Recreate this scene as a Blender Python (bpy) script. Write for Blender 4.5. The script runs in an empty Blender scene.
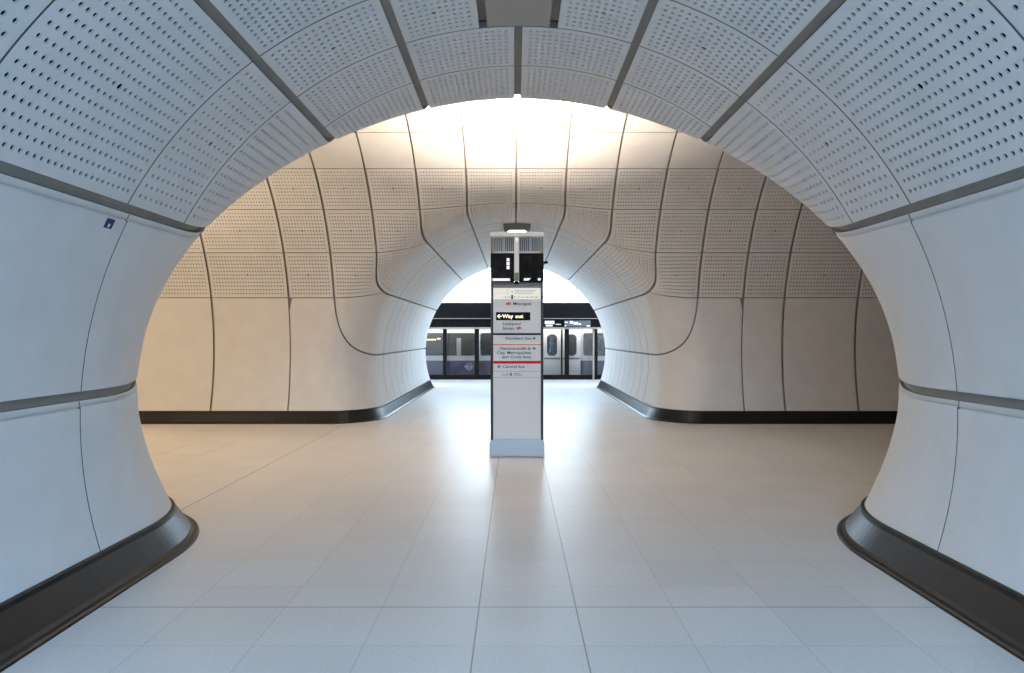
import bpy, math
import numpy as np
from math import radians as R_, pi

C = bpy.context.scene.collection
sc = bpy.context.scene

# ------------------------------------------------------------------ dimensions
RT, ZA = 2.95, 1.12            # cross passage: radius, axis height
RB, ZB, Y0 = 3.95, 1.40, 11.15  # concourse tunnel (runs along X)
PITCH = 0.88
YP, ZP, RP = 30.2, 1.5, 4.8    # platform tunnel beyond the passage
YR = -10.2                     # platform tunnel behind the camera
ALPHA_U = [0, 1, 2, 3, 4, 5]
ALPHA = [0, 17.8, 36, 61.6, 87, 112.3]
PHI_FLOOR = math.degrees(math.acos(-ZB / RB))

# ------------------------------------------------------------------ materials
def new_mat(name):
    m = bpy.data.materials.new(name)
    m.use_nodes = True
    nt = m.node_tree
    return m, nt, nt.nodes['Principled BSDF']

def simple(name, col, rough=0.5, metal=0.0, noise=0.0, scale=8.0, spec=0.5, bump=0.0):
    m, nt, b = new_mat(name)
    b.inputs['Roughness'].default_value = rough
    b.inputs['Metallic'].default_value = metal
    b.inputs['Specular IOR Level'].default_value = spec
    if noise or bump:
        tc = nt.nodes.new('ShaderNodeTexCoord')
        nz = nt.nodes.new('ShaderNodeTexNoise')
        nz.inputs['Scale'].default_value = scale
        nz.inputs['Detail'].default_value = 5
        nt.links.new(tc.outputs['Object'], nz.inputs['Vector'])
        cr = nt.nodes.new('ShaderNodeValToRGB')
        cr.color_ramp.elements[0].position = 0.3
        cr.color_ramp.elements[1].position = 0.7
        cr.color_ramp.elements[0].color = [c * (1 - noise) for c in col] + [1]
        cr.color_ramp.elements[1].color = [min(1, c * (1 + noise)) for c in col] + [1]
        nt.links.new(nz.outputs['Fac'], cr.inputs['Fac'])
        nt.links.new(cr.outputs['Color'], b.inputs['Base Color'])
        if bump:
            bp = nt.nodes.new('ShaderNodeBump')
            bp.inputs['Strength'].default_value = bump
            bp.inputs['Distance'].default_value = 0.004
            nt.links.new(nz.outputs['Fac'], bp.inputs['Height'])
            nt.links.new(bp.outputs['Normal'], b.inputs['Normal'])
    else:
        b.inputs['Base Color'].default_value = list(col) + [1]
    return m

def emit(name, col, strength):
    m, nt, b = new_mat(name)
    b.inputs['Base Color'].default_value = [c * 0.3 for c in col] + [1]
    b.inputs['Emission Color'].default_value = list(col) + [1]
    b.inputs['Emission Strength'].default_value = strength
    return m

def glass_mat(name, tint, refl=0.12):
    m = bpy.data.materials.new(name)
    m.use_nodes = True
    nt = m.node_tree
    nt.nodes.remove(nt.nodes['Principled BSDF'])
    out = nt.nodes['Material Output']
    tr = nt.nodes.new('ShaderNodeBsdfTransparent')
    tr.inputs['Color'].default_value = list(tint) + [1]
    gl = nt.nodes.new('ShaderNodeBsdfGlossy')
    gl.inputs['Roughness'].default_value = 0.0
    fr = nt.nodes.new('ShaderNodeFresnel')
    fr.inputs['IOR'].default_value = 1.45
    mx = nt.nodes.new('ShaderNodeMixShader')
    nt.links.new(fr.outputs[0], mx.inputs[0])
    nt.links.new(tr.outputs[0], mx.inputs[1])
    nt.links.new(gl.outputs[0], mx.inputs[2])
    nt.links.new(mx.outputs[0], out.inputs['Surface'])
    return m

def brushed(name, col, rough=0.3):
    m, nt, b = new_mat(name)
    b.inputs['Metallic'].default_value = 1.0
    b.inputs['Base Color'].default_value = list(col) + [1]
    tc = nt.nodes.new('ShaderNodeTexCoord')
    mp = nt.nodes.new('ShaderNodeMapping')
    mp.inputs['Scale'].default_value = (2, 2, 220)
    nz = nt.nodes.new('ShaderNodeTexNoise')
    nz.inputs['Scale'].default_value = 3
    nt.links.new(tc.outputs['Object'], mp.inputs['Vector'])
    nt.links.new(mp.outputs[0], nz.inputs['Vector'])
    mr = nt.nodes.new('ShaderNodeMapRange')
    mr.inputs['To Min'].default_value = rough - 0.06
    mr.inputs['To Max'].default_value = rough + 0.1
    nt.links.new(nz.outputs['Fac'], mr.inputs['Value'])
    nt.links.new(mr.outputs[0], b.inputs['Roughness'])
    return m

M_PANEL = simple('cast_concrete', (0.68, 0.665, 0.65), 0.62, noise=0.035, scale=3.5, spec=0.3)
M_FELT = simple('acoustic_felt', (0.012, 0.012, 0.014), 0.95, spec=0.0)
M_GASKET = simple('joint_gasket', (0.19, 0.175, 0.155), 0.7)
M_BACK = simple('joint_backing', (0.27, 0.25, 0.225), 0.7, noise=0.08, scale=5)
M_SKIRT = simple('dark_stone', (0.013, 0.012, 0.0115), 0.36, noise=0.12, scale=25, spec=0.14)
M_WHITE = simple('white_paint', (0.78, 0.78, 0.77), 0.4)
M_STEEL = brushed('brushed_steel', (0.40, 0.38, 0.36), 0.36)
M_GREYMET = simple('grey_metal', (0.24, 0.24, 0.232), 0.5, metal=0.0, spec=0.2)
M_DARKMET = simple('dark_metal', (0.065, 0.065, 0.063), 0.5, spec=0.15)
M_BLACK = simple('black_gloss', (0.010, 0.010, 0.011), 0.5, spec=0.04)
M_BLACKM = simple('black_matt', (0.010, 0.010, 0.0105), 0.5, spec=0.08)
M_SIGN = simple('sign_panel', (0.88, 0.85, 0.82), 0.4, spec=0.3)
M_INK = simple('sign_ink', (0.006, 0.006, 0.016), 0.6, spec=0.05)
M_GREYINK = simple('grey_ink', (0.27, 0.27, 0.28), 0.5)
M_RED = simple('rail_red', (0.70, 0.022, 0.012), 0.5, spec=0.1)
M_ORANGE = simple('line_orange', (0.85, 0.22, 0.02), 0.4)
M_MAGENTA = simple('line_pink', (0.8, 0.35, 0.4), 0.4)
M_GREENL = simple('line_green', (0.25, 0.42, 0.25), 0.4)
M_OLIVE = simple('olive_label', (0.17, 0.2, 0.075), 0.4)
M_BLUE = simple('blue_plate', (0.006, 0.010, 0.11), 0.4, spec=0.2)
M_YELGLOW = emit('lit_lettering', (1.0, 0.93, 0.62), 1.3)
M_MAPGLOW = emit('backlit_map', (1.0, 0.96, 0.88), 0.55)
M_LAMP = emit('luminaire_lens', (1.0, 0.93, 0.84), 6.0)
M_GLASS = glass_mat('door_glass', (0.92, 0.925, 0.93))
M_SCRGLASS = simple('screen_glass', (0.014, 0.013, 0.012), 0.4, noise=0.5, scale=9, spec=0.05)
M_PALEGLOW = emit('pale_glow', (0.95, 0.95, 1.0), 0.75)  # glow for the reflections put on the screens, and for the mast indicator
M_BOX = simple('service_box_metal', (0.30, 0.285, 0.255), 0.5, metal=0.2, noise=0.05, scale=30)
M_TRAIN = simple('train_white', (0.62, 0.62, 0.63), 0.25)
M_TRAINDOOR = simple('train_door_grey', (0.80, 0.79, 0.78), 0.35)
M_PURPLE = simple('train_purple', (0.085, 0.07, 0.15), 0.35)
M_TWIN = simple('train_window', (0.055, 0.053, 0.051), 0.22, spec=0.3)
M_SEAT = simple('train_interior', (0.35, 0.34, 0.32), 0.5)
M_INLAMP = emit('carriage_lamp', (1.0, 0.78, 0.42), 2.2)
M_CREAM = simple('cream_trim', (0.34, 0.30, 0.265), 0.5, spec=0.2)
M_DISP = emit('display_text', (0.92, 0.97, 1.0), 0.95)
M_DISPG = emit('display_text_green', (0.62, 0.85, 0.62), 0.5)
M_DISPB = emit('display_dim', (0.22, 0.25, 0.34), 0.22)
M_ETCH = simple('etched_film', (0.16, 0.16, 0.20), 0.6, spec=0.1)

def floor_material():
    m, nt, b = new_mat('terrazzo_tiles')
    N, L = nt.nodes.new, nt.links.new
    tc = N('ShaderNodeTexCoord')
    sp = N('ShaderNodeSeparateXYZ')
    L(tc.outputs['Object'], sp.inputs[0])

    def mth(op, a, bb=None, cc=None):
        n = N('ShaderNodeMath')
        n.operation = op
        for i, v in enumerate((a, bb, cc)):
            if v is None:
                continue
            if isinstance(v, (int, float)):
                n.inputs[i].default_value = v
            else:
                L(v, n.inputs[i])
        return n.outputs[0]

    def line(coord, at, half):                        # 1 on a single line
        return mth('LESS_THAN', mth('ABSOLUTE', mth('SUBTRACT', coord, at)), half)

    def grid(coord, off, half):
        f = mth('FRACT', mth('DIVIDE', mth('SUBTRACT', coord, off), 0.6))
        d = mth('MULTIPLY', mth('SUBTRACT', 0.5, mth('ABSOLUTE', mth('SUBTRACT', f, 0.5))), 0.6)
        return mth('LESS_THAN', d, half), mth('FLOOR', mth('DIVIDE', mth('SUBTRACT', coord, off), 0.6))
    x, y = sp.outputs[0], sp.outputs[1]
    gx, ix = grid(x, -0.25, 0.0026)
    far = mth('GREATER_THAN', y, 4.79)
    off = mth('ADD', 4.79, mth('MULTIPLY', far, 0.4))
    gy, iy = grid(y, off, 0.0028)
    fine = mth('MAXIMUM', gx, gy)
    strong = mth('MAXIMUM', line(y, 4.79, 0.0055), mth('MAXIMUM', line(x, -0.25, 0.0040),
             mth('MAXIMUM', line(x, 0.35, 0.0040), mth('MULTIPLY', line(x, -3.25, 0.007), mth('GREATER_THAN', y, 4.79)))))
    def seg(a, at, half, bb, lo, hi):
        return mth('MULTIPLY', line(a, at, half), mth('LESS_THAN', mth('ABSOLUTE', mth('SUBTRACT', bb, (lo + hi) / 2)), (hi - lo) / 2))
    cover = mth('MAXIMUM', seg(x, -4.45, 0.008, y, 10.9, 12.2), mth('MAXIMUM', seg(x, -5.05, 0.008, y, 11.0, 11.8), seg(y, 10.9, 0.012, x, -4.75, -4.44)))
    strong = mth('MAXIMUM', strong, mth('MULTIPLY', cover, 0.6))
    # tile to tile tone
    cmb = N('ShaderNodeCombineXYZ')
    L(ix, cmb.inputs[0]); L(iy, cmb.inputs[1])
    wn = N('ShaderNodeTexWhiteNoise'); wn.noise_dimensions = '2D'
    L(cmb.outputs[0], wn.inputs['Vector'])
    tone = mth('MULTIPLY_ADD', wn.outputs['Value'], 0.07, 0.965)
    n1 = N('ShaderNodeTexNoise'); n1.inputs['Scale'].default_value = 55; n1.inputs['Detail'].default_value = 4
    L(tc.outputs['Object'], n1.inputs['Vector'])
    n2 = N('ShaderNodeTexNoise'); n2.inputs['Scale'].default_value = 0.9; n2.inputs['Detail'].default_value = 3
    L(tc.outputs['Object'], n2.inputs['Vector'])
    t2 = mth('MULTIPLY', tone, mth('MULTIPLY_ADD', n1.outputs['Fac'], 0.34, 0.83))
    t3 = mth('MULTIPLY', t2, mth('MULTIPLY_ADD', n2.outputs['Fac'], 0.16, 0.92))
    mul = mth('MULTIPLY', t3, mth('SUBTRACT', 1.0, mth('MAXIMUM', mth('MULTIPLY', fine, 0.26), mth('MULTIPLY', strong, 0.62))))
    mix = N('ShaderNodeMix'); mix.data_type = 'RGBA'; mix.blend_type = 'MULTIPLY'
    mix.inputs['Factor'].default_value = 1.0
    mix.inputs['A'].default_value = (0.63, 0.60, 0.57, 1)
    L(mul, mix.inputs['B'])
    L(mix.outputs['Result'], b.inputs['Base Color'])
    rr = mth('MULTIPLY_ADD', n2.outputs['Fac'], 0.10, 0.29)
    L(rr, b.inputs['Roughness'])
    b.inputs['Specular IOR Level'].default_value = 0.2
    return m
M_FLOOR = floor_material()

# ------------------------------------------------------------------ object helpers
def link(name, me, mats, parent=None):
    o = bpy.data.objects.new(name, me)
    for m in (mats if isinstance(mats, (list, tuple)) else [mats]):
        me.materials.append(m)
    C.objects.link(o)
    if parent is not None:
        o.parent = parent
        p, off = parent, [0.0, 0.0, 0.0]
        while p is not None:
            off = [a - b for a, b in zip(off, p.location)]
            p = p.parent
        o.location = off
    return o

def tag(o, label, cat, group=None):
    o['label'] = label
    o['category'] = cat
    if group:
        o['group'] = group
    return o

def thing(name, label, cat, loc, group=None):
    o = bpy.data.objects.new(name, None)
    o.empty_display_size = 0.2
    o.location = loc
    C.objects.link(o)
    return tag(o, label, cat, group)

class MB:
    """collects boxes, prisms and sweeps, in world coordinates"""
    def __init__(s):
        s.v, s.f, s.mi = [], [], []
    def add(s, verts, faces, mi=0):
        o = len(s.v)
        s.v += [tuple(map(float, v)) for v in verts]
        s.f += [tuple(i + o for i in f) for f in faces]
        s.mi += [mi] * len(faces)
        return s
    def box(s, x0, x1, y0, y1, z0, z1, mi=0, bev=0.0):
        if bev <= 0:
            vs = [(x, y, z) for z in (z0, z1) for y in (y0, y1) for x in (x0, x1)]
            return s.add(vs, [(0, 2, 3, 1), (4, 5, 7, 6), (0, 1, 5, 4), (2, 6, 7, 3), (0, 4, 6, 2), (1, 3, 7, 5)], mi)
        import bmesh
        bm = bmesh.new()
        bmesh.ops.create_cube(bm, size=1)
        for v in bm.verts:
            v.co = ((x0 + x1) / 2 + v.co.x * (x1 - x0), (y0 + y1) / 2 + v.co.y * (y1 - y0), (z0 + z1) / 2 + v.co.z * (z1 - z0))
        bmesh.ops.bevel(bm, geom=bm.edges[:], offset=bev, segments=2, profile=0.6, affect='EDGES')
        bm.verts.index_update()
        s.add([v.co for v in bm.verts], [tuple(v.index for v in f.verts) for f in bm.faces], mi)
        bm.free()
        return s
    def prism(s, poly, y0, y1, mi=0):
        """poly of (x,z), counter-clockwise seen from -Y, extruded along Y"""
        n = len(poly)
        vs = [(x, y0, z) for x, z in poly] + [(x, y1, z) for x, z in poly]
        fs = [tuple(range(n)), tuple(range(2 * n - 1, n - 1, -1))]
        fs += [(i, i + n, (i + 1) % n + n, (i + 1) % n) for i in range(n)]
        return s.add(vs, fs, mi)
    def build(s, name, mats, parent=None, smooth=False):
        me = bpy.data.meshes.new(name)
        me.from_pydata(s.v, [], s.f)
        me.polygons.foreach_set('material_index', s.mi)
        if smooth:
            me.polygons.foreach_set('use_smooth', [True] * len(s.f))
        me.update()
        return link(name, me, mats, parent)

_tw = {}
def text_width(s, h):
    if (s, h) not in _tw:
        o = text('tmp', s, h, 0, 0, 0, M_INK, None)
        c = np.empty(len(o.data.vertices) * 3)
        o.data.vertices.foreach_get('co', c)
        _tw[(s, h)] = float(np.ptp(c[0::3]))
        me = o.data
        bpy.data.objects.remove(o)
        bpy.data.meshes.remove(me)
    return _tw[(s, h)]

def rrect(x0, x1, z0, z1, r, n=6):
    p = []
    for cx, cz, a0 in ((x1 - r, z0 + r, -90), (x1 - r, z1 - r, 0), (x0 + r, z1 - r, 90), (x0 + r, z0 + r, 180)):
        for k in range(n + 1):
            a = R_(a0 + 90 * k / n)
            p.append((cx + r * math.cos(a), cz + r * math.sin(a)))
    return p

def text(name, s, h, x, y, z, mat, parent, align='LEFT', depth=0.0015, width=None, bold=0.0):
    cu = bpy.data.curves.new('tmp', 'FONT')
    cu.body = s
    cu.size = h / 0.72
    cu.align_x = align
    cu.extrude = depth
    cu.offset = bold
    cu.resolution_u = 3
    ob = bpy.data.objects.new('tmp', cu)
    C.objects.link(ob)
    bpy.context.view_layer.update()
    me = bpy.data.meshes.new_from_object(ob.evaluated_get(bpy.context.evaluated_depsgraph_get()))
    bpy.data.objects.remove(ob)
    co = np.empty(len(me.vertices) * 3)
    me.vertices.foreach_get('co', co)
    co = co.reshape(-1, 3)
    sx = 1.0
    if width is not None and len(co):
        sx = width / max(1e-6, co[:, 0].max() - co[:, 0].min())
    out = np.stack([x + co[:, 0] * sx, y - co[:, 2], z + co[:, 1]], 1)
    me.vertices.foreach_set('co', out.ravel())
    me.materials.clear()
    me.update()
    me.name = name
    return link(name, me, mat, parent)

# ------------------------------------------------------------------ the lining surface
def smooth01(t):
    t = np.clip(t, 0, 1)
    return t * t * (3 - 2 * t)

def dA(P):
    return np.hypot(P[..., 0], P[..., 2] - ZA) - RT

def G(P):
    a = dA(P)
    b = np.hypot(P[..., 1] - Y0, P[..., 2] - ZB) - RB
    w = smooth01((P[..., 2] - ZA + 0.3) / (RT + 0.3))
    near = P[..., 1] < Y0
    w = np.where(near, w ** 2.0, w)
    q = 0.82 + 0.18 * smooth01(P[..., 2] / 1.3)
    ra = (np.where(near, 1.30, 0.95) * (1 - w) + 0.50 * w) * q
    rb = (np.where(near, 1.75, 1.35) * (1 - w) + 0.45 * w) * q
    A = np.maximum(0, 1 - a / ra)
    B = np.maximum(0, 1 - b / rb)
    return A * A + B * B - 1

def grad(P, e=2e-4):
    g = np.empty_like(P)
    for k in range(3):
        d = np.zeros(3); d[k] = e
        g[..., k] = (G(P + d) - G(P - d)) / (2 * e)
    return g

def project(P, it=8, flat=False):
    P = P.copy()
    for _ in range(it):
        g = grad(P)
        if flat:
            g[..., 2] = 0
        n2 = np.maximum((g * g).sum(-1), 1e-6)
        st = (G(P) / n2)[..., None] * g
        ln = np.linalg.norm(st, axis=-1, keepdims=True)
        P -= st * np.minimum(1, 0.35 / np.maximum(ln, 1e-9))
    return P

def normal(P):                      # into the ground, away from the room
    g = -grad(P)
    return g / np.maximum(np.linalg.norm(g, axis=-1, keepdims=True), 1e-9)

def conc(x, phi, side):             # point on the concourse tunnel
    p = np.radians(phi)
    return np.stack(np.broadcast_arrays(np.asarray(x, float), Y0 + side * RB * np.sin(p), ZB + RB * np.cos(p)), -1)

def stream(u, side, y_end):
    """line of the lining: from the tube's end y_end along the passage, round the mouth, up the concourse wall"""
    s, au = (1 if u >= 0 else -1), abs(u)
    al = R_(np.interp(au, ALPHA_U, ALPHA))
    x, z = s * RT * math.sin(al), ZA + RT * math.cos(al)
    Yc = math.sqrt(max(0.05, RB * RB - (z - ZB) ** 2))
    phic = math.degrees(math.atan2(Yc, z - ZB))
    w = float(smooth01((z - ZA) / RT))
    ext = 1.7 * (1 - w) + 0.7 * w
    yend = y_end if not callable(y_end) else y_end(z)
    if au <= 4:
        x2 = PITCH * au
        ph2 = np.interp(au, [0, 1, 2, 3, 4], [36, 38, 46, 61, 75])
        phc = np.interp(au, [3, 4], [phic, 89]) if au > 3 else phic
        xc = x2
    else:
        x2 = np.interp(au, [4, 4.4, 5], [4 * PITCH, 5 * PITCH, 5 * PITCH])
        ph2 = np.interp(au, [4, 4.4, 5], [75, 75, PHI_FLOOR])
        xc = np.interp(au, [4, 5], [x2, abs(x) + 0.6 * (x2 - abs(x))])
        phc = np.interp(au, [4, 5], [89, PHI_FLOOR])
    P0 = np.array([x, Y0 + side * (Yc + ext), z])
    C1 = np.array([x, Y0 + side * Yc, z])
    C2 = conc(s * xc, phc, side)
    P3 = conc(s * x2, ph2, side)
    n1 = 90
    t1 = np.linspace(0, 1, n1)[:, None]
    E = np.array([x, yend, z])
    part = [E + (P0 - E) * t1]
    t = np.linspace(0, 1, 70)[1:, None]
    part.append((1 - t) ** 3 * P0 + 3 * (1 - t) ** 2 * t * C1 + 3 * (1 - t) * t * t * C2 + t ** 3 * P3)
    if au <= 4:
        ph = np.linspace(ph2, 0, 60)[1:]
        part.append(conc(np.full(len(ph), s * x2), ph, side))
    return project(np.concatenate(part))

def cut_index(S, side, cut):
    kind, val = cut
    if kind == 'y':
        Y = (S[:, 1] - Y0) * side
        q, v = Y, (val - Y0) * side
    elif kind == 'phi':
        q = np.degrees(np.arctan2((S[:, 1] - Y0) * side, S[:, 2] - ZB)); v = val
    elif kind == 'p2':
        return min(158.0, len(S) - 1.0)
    elif kind == 'start':
        return 0.0
    else:
        return len(S) - 1.0
    k = int(np.argmax(q <= v))
    if k == 0:
        return 0.0 if q[0] <= v else len(S) - 1.0
    return k - 1 + (q[k - 1] - v) / max(1e-9, q[k - 1] - q[k])

def resample(S, i0, i1, n):
    idx = np.arange(len(S))
    pts = [np.array([np.interp(i0, idx, S[:, k]) for k in range(3)])]
    lo, hi = int(math.ceil(i0 + 1e-6)), int(math.floor(i1 - 1e-6))
    if hi >= lo:
        pts += list(S[lo:hi + 1])
    pts.append(np.array([np.interp(i1, idx, S[:, k]) for k in range(3)]))
    pts = np.array(pts)
    d = np.concatenate([[0], np.cumsum(np.linalg.norm(np.diff(pts, axis=0), axis=1))])
    t = np.linspace(0, d[-1], n)
    return np.stack([np.interp(t, d, pts[:, k]) for k in range(3)], 1)

_cache = {}
def strip_grid(u0, u1, side, c0, c1, y_end, nu=17, nv=41):
    cols = []
    for u in np.linspace(u0, u1, nu):
        key = (round(u, 4), side)
        if key not in _cache:
            _cache[key] = stream(u, side, y_end)
        S = _cache[key]
        cols.append(resample(S, cut_index(S, side, c0), cut_index(S, side, c1), nv))
    return np.stack(cols, 1)          # [along, across, 3]

def conc_grid(x0, x1, p0, p1, side, nu=13, nv=25):
    X, Pp = np.meshgrid(np.linspace(x0, x1, nu), np.linspace(p0, p1, nv))
    return project(conc(X, Pp, side))

def sampler(S):
    nb, na = S.shape[:2]
    def f(a, b):
        fa, fb = np.clip(a, 0, 1) * (na - 1), np.clip(b, 0, 1) * (nb - 1)
        i, j = np.minimum(fa.astype(int), na - 2), np.minimum(fb.astype(int), nb - 2)
        s, t = (fa - i)[..., None], (fb - j)[..., None]
        return (S[j, i] * (1 - s) * (1 - t) + S[j, i + 1] * s * (1 - t) + S[j + 1, i] * (1 - s) * t + S[j + 1, i + 1] * s * t)
    return f

def panel(name, S, parent, holes=0, gap_a=(0.03, 0.03), gap_b=(0.006, 0.006), lip=None, hole_r=0.016, mat=None, ret=0.05, step=0.15, across=0):
    """one cladding panel over the surface grid S. holes: 0 plain, 8 or 4 = sides of each round hole. lip: 0/1 = the across edge with a ledge"""
    f = sampler(S)
    nb_, na_ = S.shape[:2]
    mid = S[nb_ // 2]
    La = np.linalg.norm(np.diff(mid, axis=0), axis=1).sum()
    Larr = np.linalg.norm(np.diff(S, axis=1), axis=2).sum(1)                   # across length at every b
    mida = S[:, na_ // 2]
    Lb = np.linalg.norm(np.diff(mida, axis=0), axis=1).sum()
    Lbarr = np.linalg.norm(np.diff(S, axis=0), axis=2).sum(0)
    # lattice in metres from the panel edges (mean size), stored as 0..1 of the trimmed panel
    wa, wb = La - sum(gap_a), Lb - sum(gap_b)
    EDGE, SUP = 0.008, 0.016
    def lines(w, n, nedge0, nedge1, mids):
        m = 0.042
        core = np.linspace(m, w - m, (2 * n if mids else n) + 1)
        return np.concatenate([nedge0, core, w - np.array(nedge1)[::-1]])
    if holes:
        na = across or max(3, int(round((wa - 0.084) / 0.0555)))
        nb = max(3, int(round((wb - 0.084) / (0.062 if wb > 1.35 else 0.075))))
        la = lines(wa, na, [0, EDGE, SUP], [0, EDGE, SUP], holes == 8)
        lb = lines(wb, nb, [0, EDGE, SUP], [0, EDGE, SUP], holes == 8)
    else:
        na, nb = max(2, int(math.ceil(wa / step))), max(2, int(math.ceil(wb / step)))
        e0 = [0, EDGE, SUP]; e1 = [0, EDGE, SUP]
        if lip == 0: e0 = [0, 0.042, 0.046, 0.054, 0.062]
        if lip == 1: e1 = [0, 0.042, 0.046, 0.054, 0.062]
        def pl(w, n, x0, x1):
            return np.concatenate([x0, np.linspace(x0[-1], w - x1[-1], n + 1)[1:-1], w - np.array(x1)[::-1]])
        la, lb = pl(wa, na, e0, e1), pl(wb, nb, [0, EDGE, SUP], [0, EDGE, SUP])
    ta, tb = la / wa, lb / wb
    nA, nB = len(ta), len(tb)
    bq = np.linspace(0, 1, nb_); aq = np.linspace(0, 1, na_)
    def ev(A, Bv):                                                              # A,B in 0..1 of trimmed panel -> surface
        b = gap_b[0] / Lb + Bv * (1 - sum(gap_b) / Lb)
        loc = np.interp(b, bq, Larr)
        a = gap_a[0] / loc + A * (1 - sum(gap_a) / loc)
        locb = np.interp(a, aq, Lbarr)
        b = gap_b[0] / locb + Bv * (1 - sum(gap_b) / locb)
        return f(a, b)
    A, Bm = np.meshgrid(ta, tb)
    P = project(ev(A, Bm), 3)
    Nn = normal(P)
    dep = np.zeros((nB, nA))
    dep[0, :] = dep[-1, :] = 0.0015
    dep[:, 0] = dep[:, -1] = 0.003
    if lip == 0: dep[:, 0] = 0.012; dep[:, 1] = 0.009; dep[:, 2] = 0.024; dep[:, 3] = 0.003
    if lip == 1: dep[:, -1] = 0.012; dep[:, -2] = 0.009; dep[:, -3] = 0.024; dep[:, -4] = 0.003
    P = P + Nn * dep[..., None]
    V = [P.reshape(-1, 3)]
    F, MI, SM = [], [], []
    idx = np.arange(nA * nB).reshape(nB, nA)
    use = np.ones((nB - 1, nA - 1), bool)
    base = nA * nB
    if holes:
        st = 2 if holes == 8 else 1
        ci = np.arange(na) * st + 3
        cj = np.arange(nb) * st + 3
        CI, CJ = [q.ravel() for q in np.meshgrid(ci, cj)]
        ring = {8: [(0, 0), (0, 1), (0, 2), (1, 2), (2, 2), (2, 1), (2, 0), (1, 0)], 4: [(0, 0), (0, 1), (1, 1), (1, 0)]}[holes]   # (dj, di)
        for dj in range(st):
            for di in range(st):
                use[CJ + dj, CI + di] = False
        outer = np.stack([idx[CJ + dj, CI + di] for dj, di in ring], 1)        # [n, holes]
        ctrA = (ta[CI] + ta[CI + st]) / 2
        ctrB = (tb[CJ] + tb[CJ + st]) / 2
        r = np.full(len(CI), hole_r * (1.0 if holes == 8 else 1.0))
        big = (CI == ci[na // 2]) & (CJ == cj[nb // 2])
        r[big] *= 1.45
        # true radius: local scale of the parametrisation
        h = 1e-3
        c0 = ev(ctrA, ctrB)
        sa = np.linalg.norm(ev(ctrA + h, ctrB) - ev(ctrA - h, ctrB), axis=1) / (2 * h)
        sb = np.linalg.norm(ev(ctrA, ctrB + h) - ev(ctrA, ctrB - h), axis=1) / (2 * h)
        cw, ch = ta[CI + st] - ta[CI], tb[CJ + st] - tb[CJ]
        dra = np.minimum(r / np.maximum(sa, 1e-6), cw * 0.44)
        drb = np.minimum(r / np.maximum(sb, 1e-6), ch * 0.44)
        hv = []
        for dj, di in ring:
            ox, oy = di - st / 2, dj - st / 2
            ln = math.hypot(ox, oy)
            hv.append(ev(ctrA + dra * ox / ln, ctrB + drb * oy / ln))
        H = np.stack(hv, 1)
        n = len(CI)
        cen = project(c0, 3)
        cn = normal(cen)
        shift = (cen - c0)[:, None, :]
        H = H + shift
        Hd = H + cn[:, None, :] * (0.011 if holes == 8 else 0.014)
        V += [H.reshape(-1, 3), H.reshape(-1, 3), Hd.reshape(-1, 3)]
        o1, o2, o3 = base, base + n * holes, base + 2 * n * holes
        base += 3 * n * holes
        k = np.arange(n)[:, None] * holes + np.arange(holes)[None, :]
        kn = np.arange(n)[:, None] * holes + (np.arange(holes)[None, :] + 1) % holes
        q = np.stack([outer, np.roll(outer, -1, 1), o1 + kn, o1 + k], -1).reshape(-1, 4)
        F += q.tolist(); MI += [0] * len(q); SM += [True] * len(q)
        q = np.stack([o2 + k, o2 + kn, o3 + kn, o3 + k], -1).reshape(-1, 4)
        F += q.tolist(); MI += [0] * len(q); SM += [False] * len(q)
        q = o3 + k
        F += q.tolist(); MI += [1] * len(q); SM += [False] * len(q)
    q = np.stack([idx[:-1, :-1], idx[:-1, 1:], idx[1:, 1:], idx[1:, :-1]], -1)[use]
    F += q.tolist(); MI += [0] * len(q); SM += [True] * len(q)
    loop = np.concatenate([idx[0, :-1], idx[:-1, -1], idx[-1, :0:-1], idx[:0:-1, 0]])
    top = P.reshape(-1, 3)[loop]
    low = top + Nn.reshape(-1, 3)[loop] * ret
    n = len(loop)
    V += [top, low]
    k = np.arange(n); kn = (k + 1) % n
    q = np.stack([base + k, base + kn, base + n + kn, base + n + k], -1)
    F += q.tolist(); MI += [2] * n; SM += [False] * n
    V = np.concatenate(V)
    me = bpy.data.meshes.new(name)
    me.from_pydata(V.tolist(), [], F)
    me.polygons.foreach_set('material_index', MI)
    me.polygons.foreach_set('use_smooth', SM)
    me.update()
    return link(name, me, [mat or M_PANEL, M_FELT, M_GASKET], parent)

class Lining:
    """a structure: backing sheet that carries its cladding panels"""
    def __init__(s, name):
        s.name, s.items, s.back = name, [], []
    def add(s, S, kind, **kw):
        s.items.append((S, kind, kw))
        d = S[::4, ::4] if S.shape[0] % 4 == 1 and S.shape[1] % 4 == 1 else S
        s.back.append(d + normal(d) * 0.040)
    def finish(s):
        V, F = [], []
        for g in s.back:
            nb, na = g.shape[:2]
            o = sum(len(v) for v in V)
            V.append(g.reshape(-1, 3))
            idx = np.arange(na * nb).reshape(nb, na) + o
            F += np.stack([idx[:-1, :-1], idx[:-1, 1:], idx[1:, 1:], idx[1:, :-1]], -1).reshape(-1, 4).tolist()
        me = bpy.data.meshes.new(s.name)
        me.from_pydata(np.concatenate(V).tolist(), [], F)
        me.polygons.foreach_set('use_smooth', [True] * len(F))
        me.update()
        o = link(s.name, me, M_BACK)
        o['kind'] = 'structure'
        for S, kind, kw in s.items:
            panel(kind, S, o, **kw)
        return o

GW = 0.032        # half width of the wide joints
GB = 0.019        # concourse joints
GH = 0.007        # half width of the hairline joints

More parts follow.
